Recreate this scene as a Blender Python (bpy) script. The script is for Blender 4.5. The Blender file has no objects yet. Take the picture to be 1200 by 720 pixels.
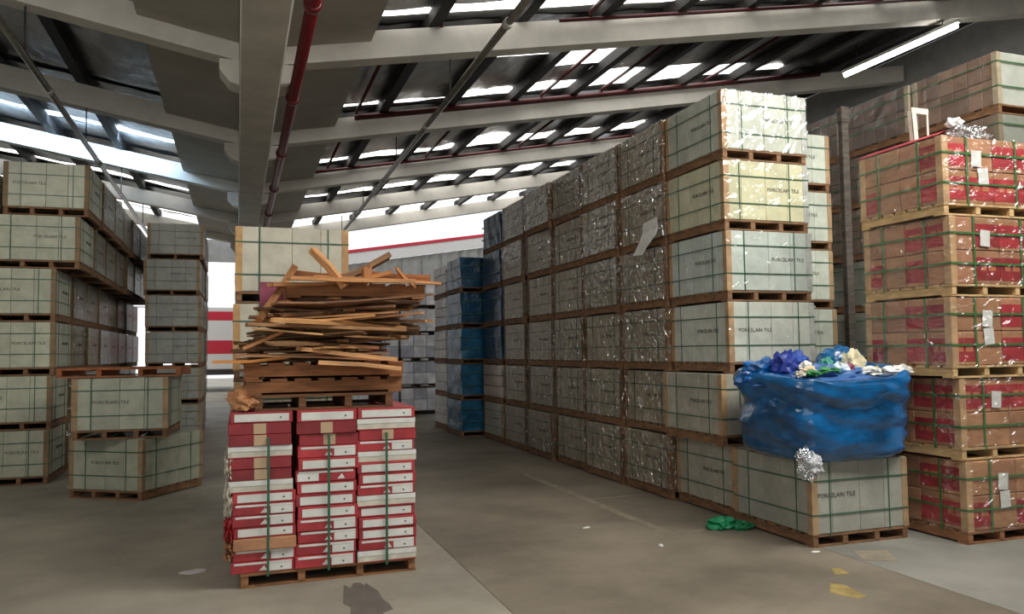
import bpy, bmesh, math, random
from mathutils import Vector, Matrix, noise
R = math.radians
rnd = random.Random(7)
sc = bpy.context.scene
C = sc.collection

# ------------------------------------------------------------------ camera, world, light, exposure
cam_d = bpy.data.cameras.new('camera'); cam = bpy.data.objects.new('camera', cam_d); C.objects.link(cam)
cam_d.sensor_width = 36.0; cam_d.lens = 930.0 / 1200.0 * 36.0; cam_d.clip_end = 400
yaw, pitch, roll = R(19.1), R(3.2), R(0.7)
fw = Vector((math.sin(yaw) * math.cos(pitch), math.cos(yaw) * math.cos(pitch), math.sin(pitch)))
rt = Vector((math.cos(yaw), -math.sin(yaw), 0)); up = rt.cross(fw)
r2 = rt * math.cos(roll) - up * math.sin(roll); u2 = up * math.cos(roll) + rt * math.sin(roll)
M = Matrix((r2, u2, -fw)).transposed().to_4x4(); M.translation = (0, 0, 1.65)
cam.matrix_world = M
sc.camera = cam
w = bpy.data.worlds.new('world'); sc.world = w; w.use_nodes = True
w.node_tree.nodes['Background'].inputs[0].default_value = (0.93, 0.97, 1.0, 1)
w.node_tree.nodes['Background'].inputs[1].default_value = 1.35
SKYLIGHT = 3.0
sc.view_settings.view_transform = 'Standard'; sc.view_settings.look = 'None'
sc.view_settings.exposure = -0.1; sc.view_settings.gamma = 1.0; sc.view_settings.use_curve_mapping = False
sc.cycles.max_bounces = 6; sc.cycles.transparent_max_bounces = 10; sc.cycles.use_denoising = True
sc.cycles.sample_clamp_indirect = 6.0
def area(name, loc, target, sx, sy, power, col):
    l = bpy.data.lights.new(name, 'AREA'); l.shape = 'RECTANGLE'; l.size = sx; l.size_y = sy; l.energy = power; l.color = col
    o = bpy.data.objects.new(name, l); C.objects.link(o); o.location = loc
    o.rotation_euler = (Vector(target) - Vector(loc)).to_track_quat('-Z', 'Y').to_euler()
    return o
# added area lamps standing in for skylights above and behind the camera
area('skylight_standin_east', (5.4, 2.7, 6.45), (5.4, 6.2, 2.6), 6.0, 2.4, 740, (1.0, 0.985, 0.93))
area('skylight_standin_west', (-4.2, 3.4, 6.0), (-2.8, 10.0, 1.5), 5.0, 2.6, 190, (1.0, 0.965, 0.88))
# added row of small bluish lamps lighting the third rafter, west bay
for k in range(5):
    xk = -2.0 - k * 1.1
    area('skylight_standin_rafter', (xk, 19.1, 6.95 + 0.182 * (-2.0 - xk) - 0.45), (xk, 20.1, 6.1 + 0.182 * (-2.0 - xk)), 1.1, 0.25, 85, (0.5, 0.72, 1.0))

# ------------------------------------------------------------------ materials
def mat(name, col, rough=0.6, metal=0.0, n_scale=0.0, n_amt=0.0, bump=0.0, b_scale=30.0, stretch=(1, 1, 1), coat=0.0, tint=False, spec=0.5, col2=None, coat_rough=0.12):
    m = bpy.data.materials.new(name); m.use_nodes = True
    nt = m.node_tree; N = nt.nodes; L = nt.links
    b = N['Principled BSDF']
    b.inputs['Roughness'].default_value = rough; b.inputs['Metallic'].default_value = metal
    b.inputs['Specular IOR Level'].default_value = spec
    b.inputs['Coat Weight'].default_value = coat; b.inputs['Coat Roughness'].default_value = coat_rough
    c4 = (*col, 1)
    tc = N.new('ShaderNodeTexCoord'); mp = N.new('ShaderNodeMapping'); L.new(tc.outputs['Object'], mp.inputs[0])
    mp.inputs['Scale'].default_value = stretch
    oi = N.new('ShaderNodeObjectInfo')
    ad = N.new('ShaderNodeVectorMath'); ad.operation = 'ADD'
    ml = N.new('ShaderNodeMath'); ml.operation = 'MULTIPLY'; ml.inputs[1].default_value = 40
    L.new(oi.outputs['Random'], ml.inputs[0]); L.new(mp.outputs[0], ad.inputs[0]); L.new(ml.outputs[0], ad.inputs[1])
    out = None
    if n_amt:
        nz = N.new('ShaderNodeTexNoise'); nz.inputs['Scale'].default_value = n_scale; nz.inputs['Detail'].default_value = 6
        nz.inputs['Roughness'].default_value = 0.6
        L.new(ad.outputs[0], nz.inputs['Vector'])
        mx = N.new('ShaderNodeMix'); mx.data_type = 'RGBA'
        rp = N.new('ShaderNodeMapRange'); rp.inputs[1].default_value = 0.35; rp.inputs[2].default_value = 0.68
        L.new(nz.outputs[0], rp.inputs[0]); L.new(rp.outputs[0], mx.inputs[0])
        mx.inputs[6].default_value = tuple(max(0, c * (1 - n_amt)) for c in col) + (1,) if col2 is None else (*col2, 1)
        mx.inputs[7].default_value = tuple(min(1, c * (1 + n_amt * 0.6)) for c in col) + (1,) if col2 is None else c4
        out = mx.outputs[2]
    if tint:
        mu = N.new('ShaderNodeMix'); mu.data_type = 'RGBA'; mu.blend_type = 'MULTIPLY'; mu.inputs[0].default_value = 1
        if out: L.new(out, mu.inputs[6])
        else: mu.inputs[6].default_value = c4
        L.new(oi.outputs['Color'], mu.inputs[7]); out = mu.outputs[2]
    if out: L.new(out, b.inputs['Base Color'])
    else: b.inputs['Base Color'].default_value = c4
    if bump:
        nb = N.new('ShaderNodeTexNoise'); nb.inputs['Scale'].default_value = b_scale; nb.inputs['Detail'].default_value = 4
        L.new(ad.outputs[0], nb.inputs['Vector'])
        bp = N.new('ShaderNodeBump'); bp.inputs['Strength'].default_value = bump; bp.inputs['Distance'].default_value = 0.03
        L.new(nb.outputs[0], bp.inputs['Height']); L.new(bp.outputs[0], b.inputs['Normal'])
        if coat: L.new(bp.outputs[0], b.inputs['Coat Normal'])
    return m
def film_mat(name, col, amount, rough, b_scale, bump, stretch=(1, 1, 1), dist=0.06, detail=3):
    m = bpy.data.materials.new(name); m.use_nodes = True
    nt = m.node_tree; N = nt.nodes; L = nt.links
    for n in list(N): N.remove(n)
    o = N.new('ShaderNodeOutputMaterial'); mx = N.new('ShaderNodeMixShader'); t = N.new('ShaderNodeBsdfTransparent'); g = N.new('ShaderNodeBsdfGlossy')
    t.inputs[0].default_value = (*col, 1); g.inputs[0].default_value = (0.95, 0.97, 1, 1); g.inputs['Roughness'].default_value = rough
    tc = N.new('ShaderNodeTexCoord'); mp = N.new('ShaderNodeMapping'); mp.inputs['Scale'].default_value = stretch
    oi = N.new('ShaderNodeObjectInfo'); ml = N.new('ShaderNodeMath'); ml.operation = 'MULTIPLY'; ml.inputs[1].default_value = 40
    ad = N.new('ShaderNodeVectorMath'); L.new(oi.outputs['Random'], ml.inputs[0]); L.new(tc.outputs['Object'], mp.inputs[0])
    L.new(mp.outputs[0], ad.inputs[0]); L.new(ml.outputs[0], ad.inputs[1])
    nb = N.new('ShaderNodeTexNoise'); nb.inputs['Scale'].default_value = b_scale; nb.inputs['Detail'].default_value = detail; nb.inputs['Distortion'].default_value = 1.2
    L.new(ad.outputs[0], nb.inputs['Vector'])
    bp = N.new('ShaderNodeBump'); bp.inputs['Strength'].default_value = bump; bp.inputs['Distance'].default_value = dist
    L.new(nb.outputs[0], bp.inputs['Height']); L.new(bp.outputs[0], g.inputs['Normal'])
    mx.inputs[0].default_value = amount
    L.new(t.outputs[0], mx.inputs[1]); L.new(g.outputs[0], mx.inputs[2]); L.new(mx.outputs[0], o.inputs[0])
    return m
def emit(name, col, strength):
    m = bpy.data.materials.new(name); m.use_nodes = True
    b = m.node_tree.nodes['Principled BSDF']; b.inputs['Base Color'].default_value = (0.8, 0.8, 0.8, 1)
    b.inputs['Emission Color'].default_value = (*col, 1); b.inputs['Emission Strength'].default_value = strength
    return m
MT = dict(
    card=mat('pale carton board', (0.56, 0.57, 0.50), 0.5, n_scale=5, n_amt=0.16, bump=0.25, b_scale=9, coat=0.25, tint=True),
    print=mat('dark lettering ink', (0.10, 0.10, 0.09), 0.7),
    post=mat('tan corner board', (0.40, 0.265, 0.145), 0.7, n_scale=8, n_amt=0.25, tint=True),
    strap=mat('green strap', (0.03, 0.11, 0.06), 0.35),
    strap2=mat('bright green strap', (0.06, 0.17, 0.05), 0.35),
    pallet=mat('pallet wood', (0.24, 0.125, 0.06), 0.8, n_scale=7, n_amt=0.4, stretch=(1, 1, 4), bump=0.2, tint=True),
    palew=mat('pale pallet wood', (0.55, 0.36, 0.17), 0.8, n_scale=7, n_amt=0.25, stretch=(1, 1, 4), bump=0.2, tint=True),
    woodp=mat('heap pallet wood', (0.44, 0.21, 0.085), 0.8, n_scale=5, n_amt=0.35, stretch=(1, 1, 8), bump=0.15, tint=True),
    wood=mat('broken board wood', (0.46, 0.23, 0.09), 0.75, n_scale=5, n_amt=0.4, stretch=(0.6, 6, 6), bump=0.25, tint=True),
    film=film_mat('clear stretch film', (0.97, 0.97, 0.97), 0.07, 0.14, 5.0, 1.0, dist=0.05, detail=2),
    filmc=film_mat('crumpled stretch film', (0.88, 0.83, 0.77), 0.19, 0.08, 8.0, 1.0, dist=0.22, detail=1),  # tint darkened to put the dim aisle's shade into the film
    filmr=film_mat('red stack film', (0.95, 0.95, 0.95), 0.12, 0.26, 4.0, 1.0, (1.0, 1.0, 2.5), dist=0.12, detail=2),
    filmg=film_mat('cloudy stretch film', (0.86, 0.88, 0.9), 0.16, 0.3, 3.0, 0.6),
    brown=mat('brown carton board', (0.43, 0.21, 0.105), 0.6, n_scale=5, n_amt=0.2, bump=0.15, tint=True),
    redc=mat('red printed carton', (0.40, 0.035, 0.042), 0.5, n_scale=6, n_amt=0.3, tint=True),
    white=mat('white label', (0.72, 0.71, 0.66), 0.6, n_scale=8, n_amt=0.12),
    cream=mat('cream carton edge', (0.62, 0.58, 0.48), 0.7, n_scale=9, n_amt=0.2),
    tape=mat('beige tape', (0.52, 0.36, 0.22), 0.5),
    bluef=mat('blue wrap film', (0.012, 0.085, 0.18), 0.32, n_scale=4, n_amt=0.5, bump=0.8, b_scale=6, coat=0.08, tint=True, coat_rough=0.25, spec=0.3),
    bag=mat('blue plastic bag', (0.003, 0.11, 0.31), 0.22, n_scale=2.5, n_amt=0.6, bump=0.35, b_scale=6, stretch=(1, 1, 2.0), coat=0.8, tint=True),
    foam=mat('scrap', (0.8, 0.8, 0.8), 0.5, n_scale=5, n_amt=0.15, bump=0.3, b_scale=12, tint=True),
    clear=film_mat('crumpled clear plastic', (0.9, 0.92, 0.93), 0.45, 0.15, 9.0, 1.0, dist=0.12),
    conc=mat('painted concrete beam', (0.76, 0.72, 0.645), 0.8, n_scale=1.5, n_amt=0.14, bump=0.08, b_scale=12),
    soff=mat('gutter soffit', (0.46, 0.43, 0.37), 0.75, n_scale=1.5, n_amt=0.12),
    steel=mat('dark purlin steel', (0.018, 0.015, 0.014), 0.7, n_scale=4, n_amt=0.3),  # near-black base colour carries the shade of the unlit purlin sides
    foil=mat('foil insulation', (0.30, 0.29, 0.28), 0.28, 0.85, n_scale=2, n_amt=0.3, bump=0.7, b_scale=3.5, stretch=(1.5, 0.7, 1)),
    sky=emit('glowing roof sheet', (1.0, 0.99, 0.95), SKYLIGHT),  # roof daylight and bright foil reflections rendered as emission
    skyb=emit('bluish roof sheet', (0.62, 0.82, 1.0), 2.2),
    redm=mat('maroon pipe paint', (0.075, 0.008, 0.010), 0.4),
    redp=mat('red pipe paint', (0.17, 0.010, 0.013), 0.35, n_scale=4, n_amt=0.2),
    galv=mat('galvanised conduit', (0.34, 0.32, 0.29), 0.35, 0.8, n_scale=6, n_amt=0.25),
    tube=emit('fluorescent tube', (1.0, 0.96, 0.9), 14),
    dark=mat('dark fitting', (0.05, 0.05, 0.05), 0.6),
    wall=mat('grey cladding', (0.42, 0.41, 0.39), 0.6, n_scale=3, n_amt=0.15),
    fascia=mat('white fascia', (0.88, 0.84, 0.81), 0.6),
    redtrim=mat('red trim', (0.7, 0.03, 0.06), 0.5),
    lane=mat('worn brown lane floor', (0.22, 0.185, 0.14), 0.55, n_scale=0.9, n_amt=0.35, bump=0.12, b_scale=25, spec=0.2),
    slab=mat('pale concrete floor', (0.34, 0.305, 0.245), 0.6, n_scale=0.8, n_amt=0.3, bump=0.15, b_scale=20, spec=0.3),
    slabe=mat('grey concrete floor', (0.235, 0.225, 0.195), 0.6, n_scale=0.8, n_amt=0.3, bump=0.15, b_scale=20, spec=0.3),
    stain=mat('oil stain', (0.13, 0.115, 0.095), 0.45, n_scale=5, n_amt=0.2),
    yellow=mat('worn yellow paint', (0.36, 0.265, 0.09), 0.7, n_scale=9, n_amt=0.35),
    tan=mat('faded line paint', (0.275, 0.23, 0.17), 0.6, n_scale=6, n_amt=0.25),
    tile=mat('printed grey carton', (0.62, 0.62, 0.64), 0.5, n_scale=4, n_amt=0.3, tint=True, coat=0.2),
)

# ------------------------------------------------------------------ helpers
def mesh_boxes(name, boxes, m):
    v, f = [], []
    for (x0, x1, y0, y1, z0, z1) in boxes:
        k = len(v)
        v += [(x0, y0, z0), (x1, y0, z0), (x1, y1, z0), (x0, y1, z0), (x0, y0, z1), (x1, y0, z1), (x1, y1, z1), (x0, y1, z1)]
        f += [tuple(k + i for i in q) for q in ((3, 2, 1, 0), (4, 5, 6, 7), (0, 1, 5, 4), (1, 2, 6, 5), (2, 3, 7, 6), (3, 0, 4, 7))]
    me = bpy.data.meshes.new(name); me.from_pydata(v, [], f); me.update()
    if m: me.materials.append(MT[m])
    return me
def bevel(me, wd, seg=1):
    bm = bmesh.new(); bm.from_mesh(me)
    bmesh.ops.bevel(bm, geom=bm.edges[:], offset=wd, segments=seg, affect='EDGES', profile=0.5)
    bm.to_mesh(me); bm.free(); return me
def mesh_raw(name, v, f, m, smooth=False):
    me = bpy.data.meshes.new(name); me.from_pydata(v, [], f); me.update()
    me.materials.append(MT[m])
    if smooth: me.polygons.foreach_set('use_smooth', [True] * len(me.polygons))
    return me
def tube_mesh(name, pts, rad, m, seg=10, rads=None):
    v, f = [], []; n = len(pts); P = [Vector(p) for p in pts]
    for i, p in enumerate(P):
        d = (P[min(i + 1, n - 1)] - P[max(i - 1, 0)]).normalized()
        a = d.cross(Vector((0, 0, 1)) if abs(d.z) < 0.9 else Vector((1, 0, 0))).normalized(); b = a.cross(d)
        r = rads[i] if rads else rad
        for s in range(seg):
            t = 2 * math.pi * s / seg; v.append(p + a * r * math.cos(t) + b * r * math.sin(t))
    for i in range(n - 1):
        for s in range(seg):
            s2 = (s + 1) % seg; f.append((i * seg + s, i * seg + s2, (i + 1) * seg + s2, (i + 1) * seg + s))
    f.append(tuple(range(seg))[::-1]); f.append(tuple((n - 1) * seg + s for s in range(seg)))
    return mesh_raw(name, v, f, m, True)
def ob(name, me, parent=None, loc=(0, 0, 0), rot=(0, 0, 0), color=None):
    o = bpy.data.objects.new(name, me); C.objects.link(o); o.location = loc; o.rotation_euler = rot
    if parent: o.parent = parent
    if color: o.color = (*color, 1)
    return o
def tag(o, label, cat, group=None):
    o['label'] = label; o['category'] = cat
    if group: o['group'] = group
    return o
def thing(name, label, cat, loc=(0, 0, 0), rz=0.0, group=None):
    o = bpy.data.objects.new(name, None); C.objects.link(o); o.location = loc; o.rotation_euler = (0, 0, rz); o.empty_display_size = 0.1
    return tag(o, label, cat, group)
def struct(o): o['kind'] = 'structure'; return o
CACHE = {}
def cached(key, fn):
    if key not in CACHE: CACHE[key] = fn()
    return CACHE[key]
ORD = ['', 'first', 'second', 'third', 'fourth', 'fifth', 'sixth', 'seventh', 'eighth', 'ninth', 'tenth', 'eleventh', 'twelfth', 'thirteenth', 'fourteenth']

# ------------------------------------------------------------------ floor
YA, YB = -2.5, 29.9
def slab(x0, x1, m):
    return struct(ob('floor', mesh_boxes('floor', [(x0, x1, -6, 60, -0.2, 0)], m)))
fl_w = slab(-16, 1.65, 'slab'); fl_m = slab(1.656, 4.56, 'lane'); fl_e = slab(4.566, 16, 'slabe')
fl_m['label'] = 'brown worn driving lane between the stacks'
def patch(name, parent, m, pts, z=0.002):
    me = mesh_raw(name, [(x, y, z) for x, y in pts] + [(x, y, z - 0.004) for x, y in pts],
                  [tuple(range(len(pts)))] + [(i, i + len(pts), (i + 1) % len(pts) + len(pts), (i + 1) % len(pts)) for i in range(len(pts))], m)
    return ob(name, me, parent)
def blobpts(cx, cy, rx, ry, n=20, j=0.25, seed=1):
    q = random.Random(seed)
    return [(cx + rx * math.cos(2 * math.pi * i / n) * (1 + j * q.uniform(-1, 1)), cy + ry * math.sin(2 * math.pi * i / n) * (1 + j * q.uniform(-1, 1))) for i in range(n)]
patch('oil_stain', fl_w, 'stain', blobpts(0.82, 5.42, 0.13, 0.45, 22, 0.3, 3))
patch('yellow_paint_mark', fl_m, 'yellow', [(4.12, 4.78), (4.2, 4.93), (4.27, 4.9), (4.22, 4.75)])
patch('yellow_paint_mark', fl_m, 'yellow', [(3.78, 4.45), (3.93, 4.62), (4.0, 4.57), (3.95, 4.3), (3.86, 4.28)])
patch('faded_line', fl_m, 'tan', [(3.62, 6.3), (3.72, 6.3), (3.72, 10.4), (3.62, 10.4)], 0.0015)
patch('faded_line', fl_m, 'tan', [(3.72, 6.3), (4.5, 6.42), (4.5, 6.5), (3.72, 6.38)], 0.0016)
patch('faded_line', fl_m, 'tan', [(3.72, 8.1), (4.5, 8.15), (4.5, 8.22), (3.72, 8.17)], 0.0016)
patch('worn_concrete_patch', fl_e, 'tan', [(4.6, 5.02), (4.72, 5.28), (5.0, 5.2), (4.82, 4.9)], 0.002)

# ------------------------------------------------------------------ roof
ceil = bpy.data.objects.new('ceiling', None); C.objects.link(ceil); struct(ceil)
ceil['label'] = 'sloping foil-lined roof on concrete beams with daylight strips'
RY = [-2.5, 2.0, 6.5, 11.0, 15.4, 20.1, 24.8, 29.4]
SL = 0.182
def zb(x): return 5.57 + SL * (abs(x - 0.25) - 0.3)
ob('valley_girder', bevel(mesh_boxes('valley_girder', [(0.0, 0.49, YA, YB, 5.0, 6.2)], 'conc'), 0.02), ceil)
def prism(name, x0, x1, y0, y1, h0, h1, m, nx=1):
    v, f = [], []
    for i in range(nx + 1):
        x = x0 + (x1 - x0) * i / nx
        v += [(x, y0, zb(x) + h0), (x, y1, zb(x) + h0), (x, y1, zb(x) + h1), (x, y0, zb(x) + h1)]
    for i in range(nx):
        k = i * 4
        for a, b in ((0, 1), (1, 2), (2, 3), (3, 0)): f.append((k + a, k + b, k + 4 + b, k + 4 + a))
    f += [(3, 2, 1, 0), (nx * 4, nx * 4 + 1, nx * 4 + 2, nx * 4 + 3)]
    me = mesh_raw(name, v, f, m)
    bm = bmesh.new(); bm.from_mesh(me); bmesh.ops.recalc_face_normals(bm, faces=bm.faces[:]); bm.to_mesh(me); bm.free()
    return me
for y in RY:
    ob('rafter', prism('rafter', 0.495, 15.9, y - 0.02, y + 0.28, 0, 0.40, 'conc'), ceil)
    ob('rafter', prism('rafter', -15.4, -0.005, y - 0.02, y + 0.28, 0, 0.40, 'conc'), ceil)
    for s, x0 in ((1, 0.492), (-1, -0.002)):
        v = []
        for yy in (y - 0.06, y + 0.32):
            v += [(x0, yy, 5.22), (x0 + s * 0.12, yy, 5.26), (x0 + s * 0.25, yy, 5.42), (x0 + s * 0.25, yy, 5.56), (x0, yy, 5.56)]
        me = mesh_raw('corbel', v, [(0, 1, 2, 3, 4), (9, 8, 7, 6, 5)] + [(i, i + 5, (i + 1) % 5 + 5, (i + 1) % 5) for i in range(5)], 'conc')
        ob('corbel', me, ceil)
PXE = [1.75] + [2.67 + 1.355 * i for i in range(10)]
PXW = [-1.25 - 1.36 * i for i in range(11)]
for s, PX in ((1, PXE), (-1, PXW)):
    for i, x in enumerate(PX):
        if i == 0: continue
        ob('purlin', prism('purlin', x - 0.09, x + 0.09, YA, YB, 0.405, 0.62, 'steel'), ceil)
def wavy(name, x0, x1, y0, y1, m, amp, seed):
    q = random.Random(seed); nx, ny = 4, max(3, int((y1 - y0) / 0.3)); v, f = [], []
    for i in range(nx + 1):
        for j in range(ny + 1):
            x = x0 + (x1 - x0) * i / nx; y = y0 + (y1 - y0) * j / ny
            v.append((x, y, zb(x) + 0.60 + amp * noise.noise(Vector((x * 1.7, y * 1.7, seed * 3.1)))))
    for i in range(nx):
        for j in range(ny):
            a = i * (ny + 1) + j; f.append((a, a + 1, a + ny + 2, a + ny + 1))
    n = len(v)
    v += [(p[0], p[1], p[2] + 0.03) for p in v[:n]]; f += [tuple(n + k for k in q4[::-1]) for q4 in f]
    return mesh_raw(name, v, f, m, True)
for b in range(len(RY) - 1):
    y0, y1 = RY[b] + 0.29, RY[b + 1] - 0.03
    for s, PX in ((1, PXE), (-1, PXW)):
        ex = 0.5 if s > 0 else -0.01
        ob('gutter_soffit', prism('gutter_soffit', min(ex, PX[0]), max(ex, PX[0]), y0, y1, 0.24, 0.40, 'soff'), ceil)
        for i in range(len(PX) - 1):
            xa, xb = sorted((PX[i], PX[i + 1])); xa += 0.095; xb -= 0.095; sd = b * 40 + i + (20 if s < 0 else 0)
            segs = []
            if s > 0:
                ln = [0.45, 0.30, 0.35, 0.75, 0.85, 0.8, 0.75, 0.35, 0.3, 0.3][i] if b != 2 else [0.25, 0.3, 0.3, 0.4, 0.4, 0.3, 0.3, 0.3, 0.2, 0.2][i]
                if b == 3 and i < 2: ln = 0.18
                if b >= 4: ln = [0.5, 0.55, 0.6, 1.0, 1.1, 1.1, 1.0, 0.8, 0.6, 0.5][i]
                ln *= random.Random(sd).uniform(0.6, 1.25)
                if i < 8 or b > 3: segs.append((y1 - ln, y1, 'sky'))
                if b == 3 and i == 3: segs.insert(0, (y0 + 1.2, y0 + 2.55, 'sky'))
                if b == 3 and i == 2: segs.insert(0, (y0 + 1.2, y0 + 1.8, 'sky'))
                if b in (4, 5) and i in (3, 5): segs.insert(0, (y0 + 1.3, y0 + 2.0, 'sky'))
            elif b == 4: segs.append((y1 - 1.3, y1 - 0.98, 'skyb'))  # glowing strips in place of bright reflections on the foil
            elif b in (5, 6): segs.append((y1 - 0.5, y1 - 0.2, 'sky'))
            yy = y0
            for (a, c, m) in segs:
                if a - yy > 0.06: ob('foil_sheet', wavy('foil_sheet', xa, xb, yy, a - 0.01, 'foil', 0.05, sd), ceil)
                ob('skylight_glow_sheet', wavy('skylight_glow_sheet', xa, xb, a, c, m, 0.03, sd + 7), ceil)
                yy = c + 0.01
            if y1 - yy > 0.06: ob('foil_sheet', wavy('foil_sheet', xa, xb, yy, y1, 'foil', 0.05, sd + 3), ceil)
    # sheet over the rafter tops and the outer roof skin
for s in (1, -1):
    x0, x1 = (0.3, 16.0) if s > 0 else (-15.5, 0.2)
    ob('roof_skin', prism('roof_skin', x0, x1, YA, YB, 0.72, 0.76, 'wall'), ceil)

# ------------------------------------------------------------------ walls
we = ob('wall_east', mesh_boxes('wall_east', [(16.0, 16.2, YA, YB, 0, 9.08)], 'wall')); struct(we)
ww = ob('wall_west', mesh_boxes('wall_west', [(-15.7, -15.5, YA, YB, 0, 9.08)], 'wall')); struct(ww)
wf = bpy.data.objects.new('wall_front', None); C.objects.link(wf); struct(wf)  # unseen wall, put in with an offset opening to limit front light
for bx_ in ((-15.5, -6.0, YA, YA + 0.2, 0, 8.3), (2.5, 16.0, YA, YA + 0.2, 0, 8.3), (-6.0, 2.5, YA, YA + 0.2, 5.0, 6.1)):
    ob('wall_panel', mesh_boxes('wall_panel', [bx_], 'wall'), wf)
wb = bpy.data.objects.new('wall_back', None); C.objects.link(wb); struct(wb)
x = 0.6
sheet = 0
while x < 15.8:
    v, f = [], []; n = 0
    for k in range(8):
        xx = x + k * 0.125; dy = 0.0 if k % 4 < 2 else 0.05
        zt = 5.35 + 0.152 * (xx - 3.9)
        v += [(xx, 34.0 + dy, 0), (xx, 34.0 + dy, zt), (xx, 34.08 + dy, zt), (xx, 34.08 + dy, 0)]
    for k in range(7):
        a = k * 4
        for p, q in ((0, 1), (1, 2), (2, 3), (3, 0)): f.append((a + p, a + q, a + 4 + q, a + 4 + p))
    ob('cladding_sheet', mesh_raw('cladding_sheet', v, f, 'wall'), wb); x += 0.88; sheet += 1
def sloped(name, x0, x1, y0, y1, z0, z1, k, m, parent):
    v = []
    for xx in (x0, x1):
        d = k * (xx - 3.9)
        v += [(xx, y0, z0 + d), (xx, y1, z0 + d), (xx, y1, z1 + d), (xx, y0, z1 + d)]
    return ob(name, mesh_raw(name, v, [(3, 2, 1, 0), (4, 5, 6, 7), (0, 1, 5, 4), (1, 2, 6, 5), (2, 3, 7, 6), (3, 0, 4, 7)], m), parent)
sloped('fascia_board', 0.6, 15.8, 33.86, 33.98, 5.36, 5.80, 0.152, 'fascia', wb)
sloped('red_trim', 0.6, 15.8, 33.82, 33.99, 5.81, 5.94, 0.152, 'redtrim', wb)
ob('wall_panel', mesh_boxes('wall_panel', [(-15.5, -4.3, 34, 34.1, 0, 8.6)], 'wall'), wb)
ob('wall_panel', mesh_boxes('wall_panel', [(-4.3, -0.1, 34, 34.1, 5.4, 6.3)], 'wall'), wb)
ob('wall_panel', mesh_boxes('wall_panel', [(-0.1, 0.6, 34, 34.1, 0, 6.2)], 'wall'), wb)

# ------------------------------------------------------------------ tile crates
CW, CD, CH = 1.0, 1.08, 0.705
def text_mesh(s, size):
    cu = bpy.data.curves.new('lettering', 'FONT'); cu.body = s; cu.size = size; cu.align_x = 'CENTER'; cu.align_y = 'CENTER'; cu.extrude = 0.0008
    cu.resolution_u = 2
    o = bpy.data.objects.new('tmp_text', cu); C.objects.link(o)
    dg = bpy.context.evaluated_depsgraph_get(); me = bpy.data.meshes.new_from_object(o.evaluated_get(dg))
    bpy.data.objects.remove(o); bpy.data.curves.remove(cu); me.materials.clear(); me.materials.append(MT['print']); return me
TXT = text_mesh('PORCELAIN TILE', 0.052)
def loop_frame(name, w_, h_, t, wd, m):
    # rectangular band: w_ by h_ in local x/z, band width wd along y
    return mesh_boxes(name, [(-w_ / 2 - t, w_ / 2 + t, -wd / 2, wd / 2, -t, 0), (-w_ / 2 - t, w_ / 2 + t, -wd / 2, wd / 2, h_, h_ + t),
                             (-w_ / 2 - t, -w_ / 2, -wd / 2, wd / 2, 0, h_), (w_ / 2, w_ / 2 + t, -wd / 2, wd / 2, 0, h_)], m)
def hoop(name, w_, d_, t, wd, m):
    a, b = w_ / 2, d_ / 2
    return mesh_boxes(name, [(-a - t, a + t, -b - t, -b, 0, wd), (-a - t, a + t, b, b + t, 0, wd), (-a - t, -a, -b, b, 0, wd), (a, a + t, -b, b, 0, wd)], m)
def pallet_parts(root, W, D, m, tint, near=True, z=0.0, ph=0.105):
    k = (round(W, 3), round(D, 3), m, ph)
    nb = 7 if near else 4
    bw = D / nb * 0.72
    deck = cached(('deck', bw) + k, lambda: mesh_boxes('pallet_board', [(-W / 2, W / 2, -bw / 2, bw / 2, ph - 0.02, ph)], m))
    for i in range(nb):
        y = -D / 2 + bw / 2 + (D - bw) * i / (nb - 1)
        ob('pallet_board', deck, root, (0, y, z), color=tint)
    st = cached(('stringer',) + k, lambda: mesh_boxes('pallet_stringer', [(-0.025, 0.025, -D / 2 + 0.005, D / 2 - 0.005, 0.016, ph - 0.02)], m))
    for x in (-W / 2 + 0.03, -W / 6, W / 6, W / 2 - 0.03) if near else (-W / 2 + 0.03, 0, W / 2 - 0.03):
        ob('pallet_stringer', st, root, (x, 0, z), color=tint)
    bt = cached(('bottom',) + k, lambda: mesh_boxes('bottom_board', [(-W / 2, W / 2, -0.05, 0.05, 0, 0.016)], m))
    for y in (-D / 2 + 0.06, D / 2 - 0.06): ob('bottom_board', bt, root, (0, y, z), color=tint)
FRONT = [0.20, 0.29, 0.26, 0.25]; SIDE = [0.16, 0.21, 0.22, 0.21, 0.20]
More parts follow.
